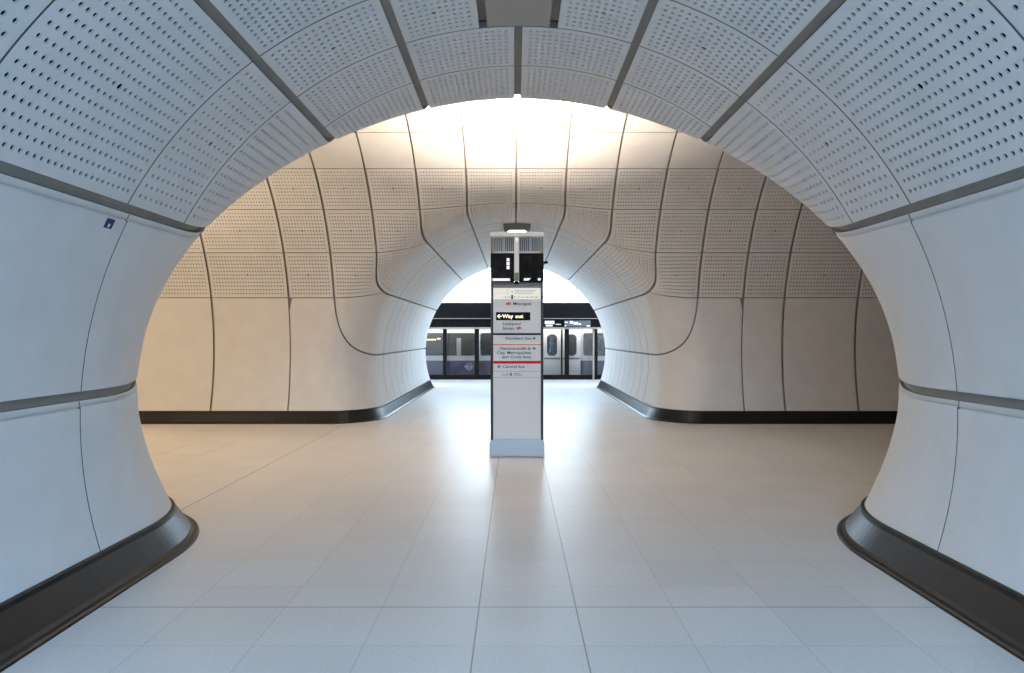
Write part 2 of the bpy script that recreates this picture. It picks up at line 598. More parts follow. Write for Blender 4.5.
# --- passage in front (camera stands in it): near side of the concourse
NEAR_END = -5.6
near_ceil, near_l, near_r = Lining('ceiling_passage_near'), Lining('wall_passage_near_left'), Lining('wall_passage_near_right')
conc_near, conc_far = Lining('wall_concourse_near'), Lining('wall_concourse_far')
conc_ceil = Lining('ceiling_concourse')
far_ceil, far_l, far_r = Lining('ceiling_passage_far'), Lining('wall_passage_far_left'), Lining('wall_passage_far_right')

def cuts_seq(seq):
    return list(zip(seq[:-1], seq[1:]))

y_ = lambda v: ('y', v)
p_ = lambda v: ('phi', v)
S = strip_grid(-0.36, 0.36, -1, y_(5.1), y_(5.97), NEAR_END)
near_ceil.back.append(S + normal(S) * 0.06)
for s in (-1, 1):
    for k in range(3):                                   # perforated ceiling strips
        u0, u1 = s * k, s * (k + 1)
        ga = (GW, GW)
        if k < 2:
            seq = [('start', 0), y_(1.0), y_(2.6), y_(3.48), y_(5.1), y_(5.97), y_(6.84), p_(49 if k else 49)]
            top = [p_(49), p_(36)]
        else:
            seq = [('start', 0), y_(1.0), y_(2.6), y_(3.48), y_(5.1), y_(5.97), p_(62)]
            top = [p_(62), p_(49), p_(36)]
        for i, (c0, c1) in enumerate(cuts_seq(seq)):
            uu0 = u0
            g = ga
            if k == 0 and c0 == ('y', 5.1):              # the service box takes the crown here
                uu0, g = s * 0.33, (0.0, GW)
            S = strip_grid(uu0, u1, -1, c0, c1, NEAR_END)
            near_ceil.add(S, 'perforated_panel', holes=0 if i < 2 else 8, across=(10 if uu0 != u0 else 15), gap_a=g, gap_b=(GH, GH))
        for c0, c1 in cuts_seq(top):
            conc_near.add(strip_grid(u0, u1, -1, c0, c1, NEAR_END), 'plain_panel', gap_a=ga)
        for c0, c1 in cuts_seq([p_(36), p_(23.3), p_(10)]):
            conc_ceil.add(strip_grid(u0, u1, -1, c0, c1, NEAR_END), 'plain_panel', gap_a=(GB * .7, GB * .7))
    wl = near_l if s < 0 else near_r
    for (u0, u1, end) in ((3, 4, p_(75)), (4, 5, ('p2', 0))):
        seq = [('start', 0), y_(1.0), y_(3.0), y_(5.2), end]
        for c0, c1 in cuts_seq(seq):
            wl.add(strip_grid(s * u0, s * u1, -1, c0, c1, NEAR_END, nu=21), 'plain_panel', gap_a=(GW, GW if u0 == 3 else 0.0), gap_b=(GH * .8, GH * .8), lip=0)
    for c0, c1 in cuts_seq([p_(75), p_(62), p_(49), p_(36)]):
        conc_near.add(strip_grid(s * 3, s * 4, -1, c0, c1, NEAR_END), 'plain_panel')
    for c0, c1 in cuts_seq([p_(36), p_(23.3), p_(10)]):
        conc_ceil.add(strip_grid(s * 3, s * 4, -1, c0, c1, NEAR_END), 'plain_panel', gap_a=(GB * .7, GB * .7))

# --- far side of the concourse, and the passage to the platform
def far_end(z):
    return YP - math.sqrt(max(0.1, RP * RP - (z - ZP) ** 2)) 
RINGS = [25.3, 24.4, 23.5, 22.6, 21.7, 20.8, 19.9, 19.0, 18.1, 17.2]
for s in (-1, 1):
    for k in range(3):
        u0, u1 = s * k, s * (k + 1)
        seq = [('start', 0)] + [y_(v) for v in RINGS]
        if k < 2:
            seq += [y_(16.2), p_(49)]
            top = [p_(49), p_(36)]
        else:
            seq += [p_(62)]
            top = [p_(62), p_(49), p_(36)]
        for c0, c1 in cuts_seq(seq):
            far_ceil.add(strip_grid(u0, u1, 1, c0, c1, far_end), 'perforated_panel', holes=4 if c0 != ('start', 0) else 0, across=15, gap_a=(GB, GB), gap_b=(0.008, 0.020 if c1[1] in (16.2, 17.2) else 0.008))
        for c0, c1 in cuts_seq(top):
            conc_far.add(strip_grid(u0, u1, 1, c0, c1, far_end), 'perforated_panel', holes=4, across=15, gap_a=(GB, GB))
        for c0, c1 in cuts_seq([p_(36), p_(23.3), p_(10)]):
            conc_ceil.add(strip_grid(u0, u1, 1, c0, c1, far_end), 'plain_panel', gap_a=(GB * .7, GB * .7))
    wl = far_l if s < 0 else far_r
    for (u0, u1, end) in ((3, 4, p_(75)), (4, 5, ('p2', 0))):
        seq = [('start', 0)] + [y_(v) for v in RINGS] + [end]
        for c0, c1 in cuts_seq(seq):
            big = c1 == end
            wl.add(strip_grid(s * u0, s * u1, 1, c0, c1, far_end, nu=21), 'plain_panel', gap_a=(GB, GB if u0 == 3 else 0.0), gap_b=(0.009, 0.009))
    for c0, c1 in cuts_seq([p_(75), p_(62), p_(49), p_(36)]):
        conc_far.add(strip_grid(s * 3, s * 4, 1, c0, c1, far_end), 'perforated_panel', holes=4, across=15, gap_a=(GB, GB))
    for c0, c1 in cuts_seq([p_(36), p_(23.3), p_(10)]):
        conc_ceil.add(strip_grid(s * 3, s * 4, 1, c0, c1, far_end), 'plain_panel', gap_a=(GB * .7, GB * .7))
    # straight concourse wall either side of the mouths
    XE = 14.0
    if s < 0:
        xs = [4 * PITCH, 5 * PITCH, 5.90, 7.5, 8.38, 10.1, 12.0, XE]
    else:
        xs = [4 * PITCH, 5 * PITCH, 5.20, 6.62, 7.5, 8.38, 10.1, 12.0, XE]
    for i, (x0, x1) in enumerate(zip(xs[:-1], xs[1:])):
        for side, cw in ((1, conc_far), (-1, conc_near)):
            if i > 0:
                cw.add(conc_grid(s * x0, s * x1, PHI_FLOOR, 75, side), 'plain_panel', gap_a=(GB, GB), gap_b=(0, GH))
            for p0, p1 in ((75, 62), (62, 49), (49, 36)):
                hol = 4 if (side > 0 and x1 < 9) else 0
                cw.add(conc_grid(s * x0, s * x1, p0, p1, side), 'perforated_panel' if hol else 'plain_panel', holes=hol, gap_a=(GB, GB))
            for p0, p1 in ((36, 23.3), (23.3, 10)):
                conc_ceil.add(conc_grid(s * x0, s * x1, p0, p1, side), 'plain_panel', gap_a=(GB * .7, GB * .7))
        conc_ceil.add(conc_grid(s * x0, s * x1, -10, 10, 1), 'plain_panel', gap_a=(GB * .7, GB * .7))
    for k in range(4):
        conc_ceil.add(conc_grid(s * k * PITCH, s * (k + 1) * PITCH, -10, 10, 1), 'plain_panel', gap_a=(GB * .7, GB * .7))
for L_ in (near_ceil, near_l, near_r, conc_near, conc_far, conc_ceil, far_ceil, far_l, far_r):
    L_.finish()

def struct(o):
    o['kind'] = 'structure'
    return o

# ------------------------------------------------------------------ floor and end walls
mb = MB()
mb.box(-XE, XE, -13.0, 29.83, -0.12, 0.0)
struct(mb.build('floor', M_FLOOR))
for s, nm in ((-1, 'wall_concourse_end_left'),):
    mb = MB()
    poly = [(Y0 + (RB + 0.1) * math.sin(t), ZB + (RB + 0.1) * math.cos(t)) for t in np.linspace(-R_(112), R_(112), 50)]
    n = len(poly)
    x0, x1 = s * XE, s * (XE + 0.15)
    mb.add([(x0, a, b) for a, b in poly] + [(x1, a, b) for a, b in poly],
           [tuple(range(n)), tuple(range(2 * n - 1, n - 1, -1))] + [(i, i + n, (i + 1) % n + n, (i + 1) % n) for i in range(n)])
    struct(mb.build(nm, M_PANEL))

# ------------------------------------------------------------------ skirting
PROFILE = [(-0.06, 0.235), (0.012, 0.235), (0.024, 0.228), (0.030, 0.212), (0.034, 0.200), (0.145, 0.045), (0.170, 0.030), (0.198, 0.024), (0.212, 0.014), (0.215, 0.0), (-0.06, 0.0)]
PROFILE_LOW = [(-0.06, 0.235), (0.012, 0.235), (0.024, 0.228), (0.030, 0.212), (0.034, 0.200), (0.130, 0.035), (0.155, 0.020), (0.166, 0.012), (0.170, 0.0), (-0.06, 0.0)]
def skirting(name, seeds, prof, block=0.62, gap=0.0008):
    P = np.array(seeds, float)
    P[:, 2] = 0.22
    P = project(P, 12, flat=True)
    d = np.concatenate([[0], np.cumsum(np.linalg.norm(np.diff(P, axis=0), axis=1))])
    L = d[-1]
    nblk = max(1, int(round(L / block)))
    mb = MB()
    for k in range(nblk):
        a, b = k * L / nblk + gap, (k + 1) * L / nblk - gap
        t = np.linspace(a, b, 9)
        Q = np.stack([np.interp(t, d, P[:, i]) for i in range(3)], 1)
        Nh = -normal(Q); Nh[:, 2] = 0
        Nh /= np.linalg.norm(Nh, axis=1, keepdims=True)
        m = len(prof)
        vs = []
        for q, nn in zip(Q, Nh):
            for (o, z) in prof:
                vs.append((q[0] + nn[0] * o, q[1] + nn[1] * o, z))
        fs = []
        for i in range(8):
            for j in range(m):
                fs.append((i * m + j, i * m + (j + 1) % m, (i + 1) * m + (j + 1) % m, (i + 1) * m + j))
        fs += [tuple(range(m)), tuple(range(9 * m - 1, 8 * m - 1, -1))]
        mb.add(vs, fs)
    o = struct(mb.build(name, M_SKIRT))
    return o

def skirt_path(s, side, y_end):
    z = 0.22
    x = s * math.sqrt(RT ** 2 - (z - ZA) ** 2)
    Yc = math.sqrt(RB ** 2 - (z - ZB) ** 2)
    yc = Y0 + side * Yc
    a = [(x, y, z) for y in np.linspace(y_end, yc + side * 1.6, 60)]
    P0, P1, P2 = np.array([x, yc + side * 1.6, z]), np.array([x, yc, z]), np.array([x + s * 1.3, yc, z])
    t = np.linspace(0, 1, 60)[1:, None]
    b = (1 - t) ** 2 * P0 + 2 * t * (1 - t) * P1 + t * t * P2
    c = [(xx, yc, z) for xx in np.linspace(x + s * 1.3, s * XE, 80)[1:]]
    return a + [tuple(v) for v in b] + c
skirting('baseboard_near_left', skirt_path(-1, -1, NEAR_END), PROFILE)
skirting('baseboard_near_right', skirt_path(1, -1, NEAR_END), PROFILE)
skirting('baseboard_far_left', skirt_path(-1, 1, 25.3), PROFILE_LOW)
skirting('baseboard_far_right', skirt_path(1, 1, 25.3), PROFILE_LOW)

# ------------------------------------------------------------------ platform tunnels (ahead and behind)
def platform_vault(name, yc, dirn, hole_side):
    """vault over the platform and track; the side towards the passage has the passage mouth cut out"""
    ph = np.linspace(-R_(108), R_(108), 73)
    xs = np.linspace(-XE, XE, 113)
    mb = MB()
    V = [(x, yc + dirn * RP * math.sin(p), ZP + RP * math.cos(p)) for p in ph for x in xs]
    F = []
    n = len(xs)
    for j in range(len(ph) - 1):
        for i in range(n - 1):
            q = (j * n + i, j * n + i + 1, (j + 1) * n + i + 1, (j + 1) * n + i)
            c = np.mean([V[k] for k in q], 0)
            if (c[1] - yc) * hole_side > 0 and math.hypot(c[0], c[2] - ZA) < RT + 0.10:
                continue
            F.append(q)
    mb.add(V, F)
    return struct(mb.build(name, M_PANEL, smooth=True))
platform_vault('ceiling_platform', YP, 1, -1)
platform_vault('ceiling_platform_behind', YR, -1, 1)

# ------------------------------------------------------------------ pixel helpers
FPX, PX, PY, CX, CZ = 773.0, 514.5, 336.0, -0.03, 1.68
def wx(px, y): return CX + (px - PX) * y / FPX
def wz(py, y): return CZ - (py - PY) * y / FPX

# ------------------------------------------------------------------ wayfinding totem
TY = 10.73                    # front face
def tx(px): return wx(px, TY)
def tz(py): return wz(py, TY)
TB = TY + 0.46
tot = thing('wayfinding_totem', 'tall grey wayfinding pillar with direction signs and two screens standing mid-concourse', 'information pillar', (0, TY + 0.23, 0))
xl, xr = tx(490.6), tx(543.4)
xm = (xl + xr) / 2
# plinth
mb = MB()
mb.box(tx(489.4), tx(544.4), TY - 0.012, TB + 0.012, 0.004, tz(441.5), bev=0.006)
mb.box(xl, xr, TY, TB, tz(441.5), tz(439))
o = mb.build('plinth', M_STEEL, tot); o['label'] = 'brushed steel plinth'
# body with side rails
mb = MB()
mb.box(xl + 0.03, xr - 0.03, TY + 0.012, TB - 0.012, tz(440), tz(283.2))
mb.build('body', M_GREYMET, tot)
for a, b in ((xl, xl + 0.034), (xr - 0.034, xr)):
    mb = MB(); mb.box(a, b, TY - 0.004, TB + 0.004, tz(440), tz(283.2), bev=0.004)
    mb.build('side_rail', M_DARKMET, tot)
pxl, pxr = xl + 0.037, xr - 0.037
def plate(name, py0, py1, mat, x0=pxl, x1=pxr, th=0.006, parent=tot, off=0.0):
    mb = MB(); mb.box(x0, x1, TY - off, TY - off + th + 0.012, tz(py1), tz(py0), bev=0.0012)
    return mb.build(name, mat, parent)
map_p = plate('map_panel', 288.0, 299.4, M_MAPGLOW); map_p['label'] = 'backlit white line map'
sg1 = plate('sign_panel', 299.6, 333.2, M_SIGN)
plate('divider_bar', 333.2, 335.0, M_BLACK, off=0.003)
sg2 = plate('sign_panel', 335.0, 344.0, M_SIGN)
o = plate('line_strip', 344.0, 345.0, M_ORANGE, off=0.001); o['label'] = 'thin orange strip'
sg3 = plate('sign_panel', 345.0, 361.0, M_SIGN)
o = plate('line_strip', 361.0, 363.6, M_RED, off=0.001); o['label'] = 'red strip'
sg4 = plate('sign_panel', 363.6, 371.2, M_SIGN)
sg5 = plate('sign_panel', 371.5, 377.3, M_SIGN)
plate('lower_panel', 377.6, 439.0, M_SIGN)
FY = TY - 0.0018
def rail_arrows(cx_, cz_, w, parent):
    """the two-way rail arrow: two bars and two opposed barbs"""
    h = w * 0.62
    mb = MB()
    y0, y1 = TY - 0.0022, TY - 0.0002
    t = h * 0.17
    for zc in (cz_ + h * 0.16, cz_ - h * 0.16):
        mb.box(cx_ - w / 2, cx_ + w / 2, y0, y1, zc - t / 2, zc + t / 2)
    for sg in (1, -1):
        q = lambda a, b: (cx_ + sg * a * w, cz_ + sg * b * h)
        mb.prism([q(-.10, .5), q(.08, .5), q(.34, .16), q(.16, .16)][::(1 if sg > 0 else 1)], y0, y1)
        mb.prism([q(-.16, -.16), q(.02, -.16), q(.24, .16), q(.06, .16)], y0 + .0003, y1)
    return mb.build('rail_symbol', M_RED, parent)
def arrow(cx_, cz_, w, d, mat, parent, name='arrow', yo=0.0):
    mb = MB(); y0, y1 = TY - 0.0035 + yo, TY - 0.0002 + yo
    h = w * 0.86; t = w * 0.17
    sgn = d
    q = lambda a, b: (cx_ + sgn * a * w, cz_ + b * h)
    def pr(p): mb.prism(p if sgn > 0 else p[::-1], y0, y1)
    pr([q(-.5, -.12), q(.3, -.12), q(.3, .12), q(-.5, .12)])
    pr([q(.5, 0), q(.06, .5), q(-.17, .5), q(.24, 0)])
    pr([q(.5, 0), q(.24, 0), q(-.17, -.5), q(.06, -.5)])
    return mb.build(name, mat, parent)
def txt(s, px0, px1, pyc, h_px, mat, parent, name='lettering', y=FY, bold=0.0003):
    hh = h_px * TY / FPX
    words = s.split(' ')
    full = text_width(s, hh)
    sc_ = (tx(px1) - tx(px0)) / full
    pre = ''
    for w_ in words:
        x0 = tx(px0) + (text_width(pre + w_, hh) - text_width(w_, hh)) * sc_
        text(name, w_, hh, x0, y, tz(pyc) - hh / 2, mat, parent, width=text_width(w_, hh) * sc_, bold=bold)
        pre += w_ + ' '
# map drawing
mb = MB()
mb.box(tx(503), tx(538.5), TY - .002, TY - .0002, tz(297.35), tz(297.0))
for k in range(8):
    xx = 505 + k * 4.4
    mb.box(tx(xx), tx(xx + .8), TY - .0022, TY - .0002, tz(297.6), tz(296.4))
mb.build('map_line', M_GREENL, map_p)
mb = MB()
mb.box(tx(511.3), tx(512.9), TY - .003, TY - .0002, tz(299.3), tz(295.0))
mb.build('map_marker', M_INK, map_p)
mb = MB()
mb.box(tx(511.8), tx(512.5), TY - .003, TY - .0002, tz(292.6), tz(291.4))
mb.build('map_marker', M_INK, map_p)
mb = MB(); mb.box(tx(507.6), tx(507.95), TY - .002, TY - .0002, tz(297), tz(289))
mb.box(tx(496), tx(507.6), TY - .002, TY - .0002, tz(293.2), tz(293.0))
mb.build('map_line', M_MAGENTA, map_p)
mb = MB()
for r_ in range(3):
    mb.box(tx(514.5), tx(536 - r_ * 2), TY - .002, TY - .0002, tz(290.6 + r_ * 1.5), tz(290.25 + r_ * 1.5))
mb.build('map_caption', M_GREYINK, map_p)
rail_arrows(tx(508.4), tz(303.6), tx(511.2) - tx(505.6), sg1)
txt('Moorgate', 513.0, 531.0, 303.6, 2.9, M_INK, sg1)
wo = plate('way_out_box', 312.2, 320.3, M_BLACK, tx(496), tx(530.3), off=0.003, parent=sg1); wo['label'] = 'black lit way out sign'
arrow(tx(499.4), tz(316.2), tx(501.6) - tx(496.9), -1, M_YELGLOW, wo, yo=-0.0035)
txt('Way out', 502.4, 523.2, 316.1, 3.7, M_YELGLOW, wo, y=TY - 0.0052, bold=0.0018)
txt('Liverpool', 502.5, 520.2, 323.6, 2.8, M_INK, sg1)
txt('Street', 502.5, 514.0, 328.2, 2.8, M_INK, sg1)
rail_arrows(tx(518.8), tz(328.2), tx(521.6) - tx(516.0), sg1)
txt('Northern line', 505.2, 530.8, 338.2, 2.7, M_INK, sg2)
arrow(tx(533.9), tz(338.3), tx(535.6) - tx(532.2), 1, M_INK, sg2)
txt('Hammersmith &', 500.0, 530.6, 348.3, 2.7, M_INK, sg3)
arrow(tx(533.9), tz(348.4), tx(535.6) - tx(532.2), 1, M_INK, sg3)
txt('City, Metropolitan', 496.8, 530.8, 352.6, 2.7, M_INK, sg3)
txt('and Circle lines', 502.0, 530.6, 356.8, 2.7, M_INK, sg3)
arrow(tx(499.2), tz(366.6), tx(500.9) - tx(497.5), -1, M_INK, sg4)
txt('Central line', 502.6, 524.2, 366.5, 2.7, M_INK, sg4)
txt('Lift', 502.2, 508.2, 374.4, 2.2, M_GREYINK, sg5, bold=0.0003)
mb = MB(); mb.box(tx(509.8), tx(511.9), TY - .002, TY - .0002, tz(376.0), tz(372.8)); mb.build('lift_symbol', M_GREYINK, sg5)
mb = MB()
for r_, (a, b) in enumerate(((513.4, 519.5), (513.4, 522.3))):
    mb.box(tx(a), tx(b), TY - .0015, TY - .0002, tz(373.9 + r_ * 1.5), tz(373.3 + r_ * 1.5))
mb.build('small_print', M_GREYINK, sg5)
# collar under the screens
mb = MB()
mb.box(xl + .004, xr - .004, TY + .004, TB - .004, tz(288), tz(285.6), bev=0.003)
mb.box(xl + .02, xr - .02, TY + .03, TB - .03, tz(285.6), tz(281.6))
mb.build('collar', M_GREYMET, tot)
# upper frame
for a, b in ((xl, xl + .02), (xr - .02, xr)):
    for c, d in ((TY + .03, TY + .05), (TB - .05, TB - .03)):
        mb = MB(); mb.box(a, b, c, d, tz(284), tz(236)); mb.build('frame_post', M_GREYMET, tot)
mb = MB(); mb.box(xl - .004, xr + .004, TY - .004, TB + .004, tz(236.4), tz(232.2), bev=0.005)
o = mb.build('top_cap', M_WHITE, tot); o['label'] = 'white top cap'
# grille: louvre slats behind the open top
mb = MB()
n = 26
for k in range(n):
    xx = xl + .03 + (xr - xl - .06) * k / (n - 1)
    mb.box(xx - .005, xx + .005, TY + .16, TY + .20, tz(252), tz(236.4))
mb.build('grille', M_SIGN, tot)
mb = MB()
mb.box(xl + .02, xr - .02, TY + .21, TY + .23, tz(252), tz(236.4))
mb.build('back_plate', M_GREYMET, tot)
mb = MB()
for px_ in (503.2, 530.2):
    mb.box(tx(px_), tx(px_ + 1.2), TY + .10, TY + .13, tz(252.0), tz(236.4))
mb.box(xl + .05, tx(514.2), TY + .02, TY + .06, tz(252.8), tz(251))
mb.box(tx(519), xr - .05, TY + .02, TY + .06, tz(252.8), tz(251))
mb.build('crossbar', M_WHITE, tot)
mb = MB(); mb.box(tx(514.2), tx(519.0), TY - .016, TY + .03, tz(281.2), tz(237), bev=0.003)
mast = mb.build('mast', M_SIGN, tot)
mb = MB(); mb.box(tx(514.4), tx(518.8), TY - .0185, TY - .015, tz(280.8), tz(272.8)); o = mb.build('olive_label', M_OLIVE, mast)
mb = MB(); mb.box(tx(516.0), tx(517.5), TY - .0185, TY - .015, tz(241.8), tz(238.4)); mb.build('indicator', M_PALEGLOW, mast)
mb = MB(); mb.box(tx(514.6), tx(518.6), TY - .012, TY + .05, tz(284), tz(281)); mb.build('mast_foot', M_BLACKM, mast)
for si, (a, b) in enumerate(((490.6, 514.3), (518.9, 543.6))):
    mb = MB(); mb.box(tx(a), tx(b), TY - .012, TY + .09, tz(282.2), tz(253.4), bev=0.004)
    scn = mb.build('screen', M_BLACK, tot)
    mb = MB()
    if si == 0:
        mb.box(tx(492.4), tx(510.2), TY - .0135, TY - .010, tz(278.2), tz(255.4))
    else:
        mb.box(tx(523.0), tx(531.6), TY - .0135, TY - .010, tz(278.2), tz(255.4))
        mb.box(tx(538.0), tx(542.6), TY - .0135, TY - .010, tz(278.2), tz(255.4))
    mb.build('screen_pane', M_SCRGLASS, scn)
    mb = MB()
    if si == 0:
        mb.box(tx(492.6), tx(510), TY - .015, TY - .0125, tz(281), tz(278.4))
        for q in range(3):
            mb.build('screen_reflection', M_PALEGLOW, scn)
            mb = MB()
            mb.box(tx(506.6), tx(509.6), TY - .015, TY - .0125, tz(261.5 + q * 3.9), tz(258.2 + q * 3.9))
    else:
        mb.prism([(tx(523.6), tz(280.6)), (tx(528.6), tz(280.6)), (tx(531), tz(278.2)), (tx(524), tz(278.2))], TY - .015, TY - .0125)
        mb.build('screen_reflection', M_PALEGLOW, scn)
        mb = MB()
        mb.box(tx(537.8), tx(540.6), TY - .015, TY - .0125, tz(280.6), tz(278.2))
    mb.build('screen_reflection', M_PALEGLOW, scn)  # white bits reflected in the dark glass, put in as glowing patches
# camera on the right of the second screen
mb = MB()
import bmesh
def cyl(mb, p0, p1, r0, r1, n=16):
    p0, p1 = np.array(p0, float), np.array(p1, float)
    d = (p1 - p0) / np.linalg.norm(p1 - p0)
    a = np.cross(d, [0, 0, 1.0] if abs(d[2]) < .9 else [1.0, 0, 0]); a /= np.linalg.norm(a)
    b = np.cross(d, a)
    vs = []
    for p, r in ((p0, r0), (p1, r1)):
        for k in range(n):
            t = 2 * pi * k / n
            vs.append(p + r * (math.cos(t) * a + math.sin(t) * b))
    fs = [(k, (k + 1) % n, (k + 1) % n + n, k + n) for k in range(n)] + [tuple(range(n - 1, -1, -1)), tuple(range(n, 2 * n))]
    mb.add(vs, fs)
cz_ = tz(262)
cyl(mb, (tx(543), TY + .05, cz_), (tx(545.6), TY + .05, cz_), .014, .014)
cyl(mb, (tx(545.2), TY + .05, cz_), (tx(546.0), TY + .05, cz_), .026, .026)
cyl(mb, (tx(546.0), TY + .05, cz_), (tx(548.0), TY + .05, cz_), .019, .017)
mb.build('camera_head', M_BLACKM, tot)
# uplight tray on top
mb = MB()
mb.box(xl + .06, xr - .06, TY + .08, TB - .08, tz(232.2), tz(232.2) + .012)
up = mb.build('uplight', M_WHITE, tot)

# ------------------------------------------------------------------ ceiling fittings
# smooth service box set into the perforated ceiling of the near passage
S = strip_grid(-0.262, 0.262, -1, y_(5.115), y_(5.955), NEAR_END)
o = panel('service_box', S, None, gap_a=(0, 0), gap_b=(0, 0), mat=M_BOX, ret=0.03)
tag(o, 'smooth grey-beige service box set in the crown of the perforated ceiling overhead', 'service box')
# light fitting at the crown of the far passage, beyond the totem
LY = 16.35
zc = ZA + RT
fit = thing('ceiling_light', 'grey housed light fitting hanging at the crown of the passage behind the pillar', 'ceiling light', (0.02, LY, zc - 0.2))
mb = MB()
x_ = lambda p: wx(p, LY)
z_ = lambda p: wz(p, LY)
pr = [(x_(504.6), z_(230.2)), (x_(529.4), z_(230.2)), (x_(531.4), z_(222.0)), (x_(502.6), z_(222.0))]
mb.prism(pr, LY, LY + 0.8)
mb.prism([(x_(505), z_(231.6)), (x_(509), z_(230.9)), (x_(509), z_(229.6)), (x_(505), z_(229.6))], LY - .004, LY + 0.8)
mb.prism([(x_(525), z_(230.9)), (x_(529), z_(231.6)), (x_(529), z_(229.6)), (x_(525), z_(229.6))], LY - .004, LY + 0.8)
mb.build('housing', M_GREYMET, fit)
mb = MB()
mb.prism([(x_(507.6), z_(232.6)), (x_(526.6), z_(232.6)), (x_(525.2), z_(229.8)), (x_(509.2), z_(229.8))], LY + .01, LY + 0.78)
mb.build('diffuser', M_LAMP, fit)

# small blue plate on the left wall
def ray_surface(px, py):
    d = np.array([(px - PX) / FPX, 1.0, -(py - PY) / FPX])
    o0 = np.array([CX, 0, CZ])
    lo, hi = 1.0, 40.0
    ts = np.linspace(1, 30, 3000)
    P = o0 + ts[:, None] * d
    k = int(np.argmax(G(P) < 0))
    return project(P[k][None])[0]
pt = ray_surface(108.6, 223.2)
nn = -normal(pt[None])[0]
ax = np.array([0, 1.0, 0]); ax -= nn * ax.dot(nn); ax /= np.linalg.norm(ax)
up_ = np.cross(nn, ax)
if up_[2] < 0: up_ = -up_
pl = thing('number_plate', 'small blue plate with a white mark on the pale left wall below the perforated ceiling', 'sign', tuple(pt))
def slab(mb, w, h, t0, t1, cx_=0, cy_=0):
    vs = [pt + ax * (cx_ + sx * w / 2) + up_ * (cy_ + sy * h / 2) + nn * t for t in (t0, t1) for sy in (-1, 1) for sx in (-1, 1)]
    mb.add(vs, [(0, 2, 3, 1), (4, 5, 7, 6), (0, 1, 5, 4), (2, 6, 7, 3), (0, 4, 6, 2), (1, 3, 7, 5)])
mb = MB(); slab(mb, .092, .066, 0.0, .004); mb.build('plate', M_BLUE, pl)
mb = MB(); slab(mb, .022, .022, .0035, .005, 0.0, -0.012); mb.build('mark', M_WHITE, pl)

# ------------------------------------------------------------------ platform screen doors
DY = 29.85
dx_ = lambda p: wx(p, DY)
dz_ = lambda p: wz(p, DY)
psd = thing('platform_screen', 'black platform edge screen of glass panels with a deep header, in front of the train', 'platform screen', (0, DY, 0))
XS = 13.9
mb = MB()
mb.box(-XS, XS, DY - .30, DY + .35, dz_(318.6), dz_(303.2), bev=.01)
mb.box(-XS, XS, DY - .20, DY + .25, dz_(327.2), dz_(318.6))
mb.build('header', M_BLACK, psd)
mb = MB()
mb.box(-XS, XS, DY - .305, DY - .285, dz_(319.0), dz_(318.4))
mb.box(-XS, XS, DY - .215, DY - .16, dz_(329.0), dz_(327.4))
o = mb.build('trim_line', M_CREAM, psd); o['label'] = 'cream trim line'
mb = MB()
mb.box(-XS, XS, DY - .06, DY + .08, 0.002, dz_(374.8))
mb.build('kick_rail', M_BLACKM, psd)
posts = [(443.0, 446.8), (474.6, 479.0), (507.5, 511.5), (564.6, 569.0), (594.6, 597.4)]
pitch_px = 63.0
edges = []
for a, b in posts:
    mb = MB(); mb.box(dx_(a), dx_(b), DY - .07, DY + .07, dz_(374.8), dz_(327.2), bev=.006)
    mb.build('post', M_BLACKM, psd)
for x0 in (-12.3, -10.9, -9.5, -8.1, -6.7, -5.3, -4.0, 4.9, 6.3, 7.7, 9.1, 10.5, 11.9):
    mb = MB(); mb.box(x0 - .08, x0 + .08, DY - .07, DY + .07, dz_(374.8), dz_(327.2)); mb.build('post', M_BLACKM, psd)
mb = MB(); mb.box(dx_(592.4), dx_(594.2), DY - .10, DY + .03, 0.004, dz_(327.4), bev=.004)
o = mb.build('post', M_CREAM, psd); o['label'] = 'slim cream post'
spans = [(-XS, -4.08), (-3.92, dx_(443)), (dx_(446.8), dx_(474.6)), (dx_(479), dx_(507.5)), (dx_(511.5), dx_(564.6)), (dx_(569), dx_(592.4)), (dx_(597.4), 4.82), (4.98, XS)]
for a, b in spans:
    mb = MB(); mb.box(a, b, DY - .006, DY + .006, dz_(374.8), dz_(327.2))
    mb.build('glass_panel', M_GLASS, psd)
# etched roundel on one pane
mb = MB()
cx_, cz_, r1, r2 = dx_(469), dz_(366.5), .135, .095
n = 28
vs = [(cx_ + r * math.cos(2 * pi * k / n), yy, cz_ + r * math.sin(2 * pi * k / n)) for yy in (DY - .0075, DY - .0062) for r in (r1, r2) for k in range(n)]
fs = []
for k in range(n):
    k1 = (k + 1) % n
    fs += [(k, k1, n + k1, n + k), (2 * n + k, 3 * n + k, 3 * n + k1, 2 * n + k1), (k, 2 * n + k, 2 * n + k1, k1)]
mb.add(vs, fs)
mb.box(cx_ - .18, cx_ + .18, DY - .0082, DY - .0062, cz_ - .028, cz_ + .028)
mb.build('etched_roundel', M_ETCH, psd)
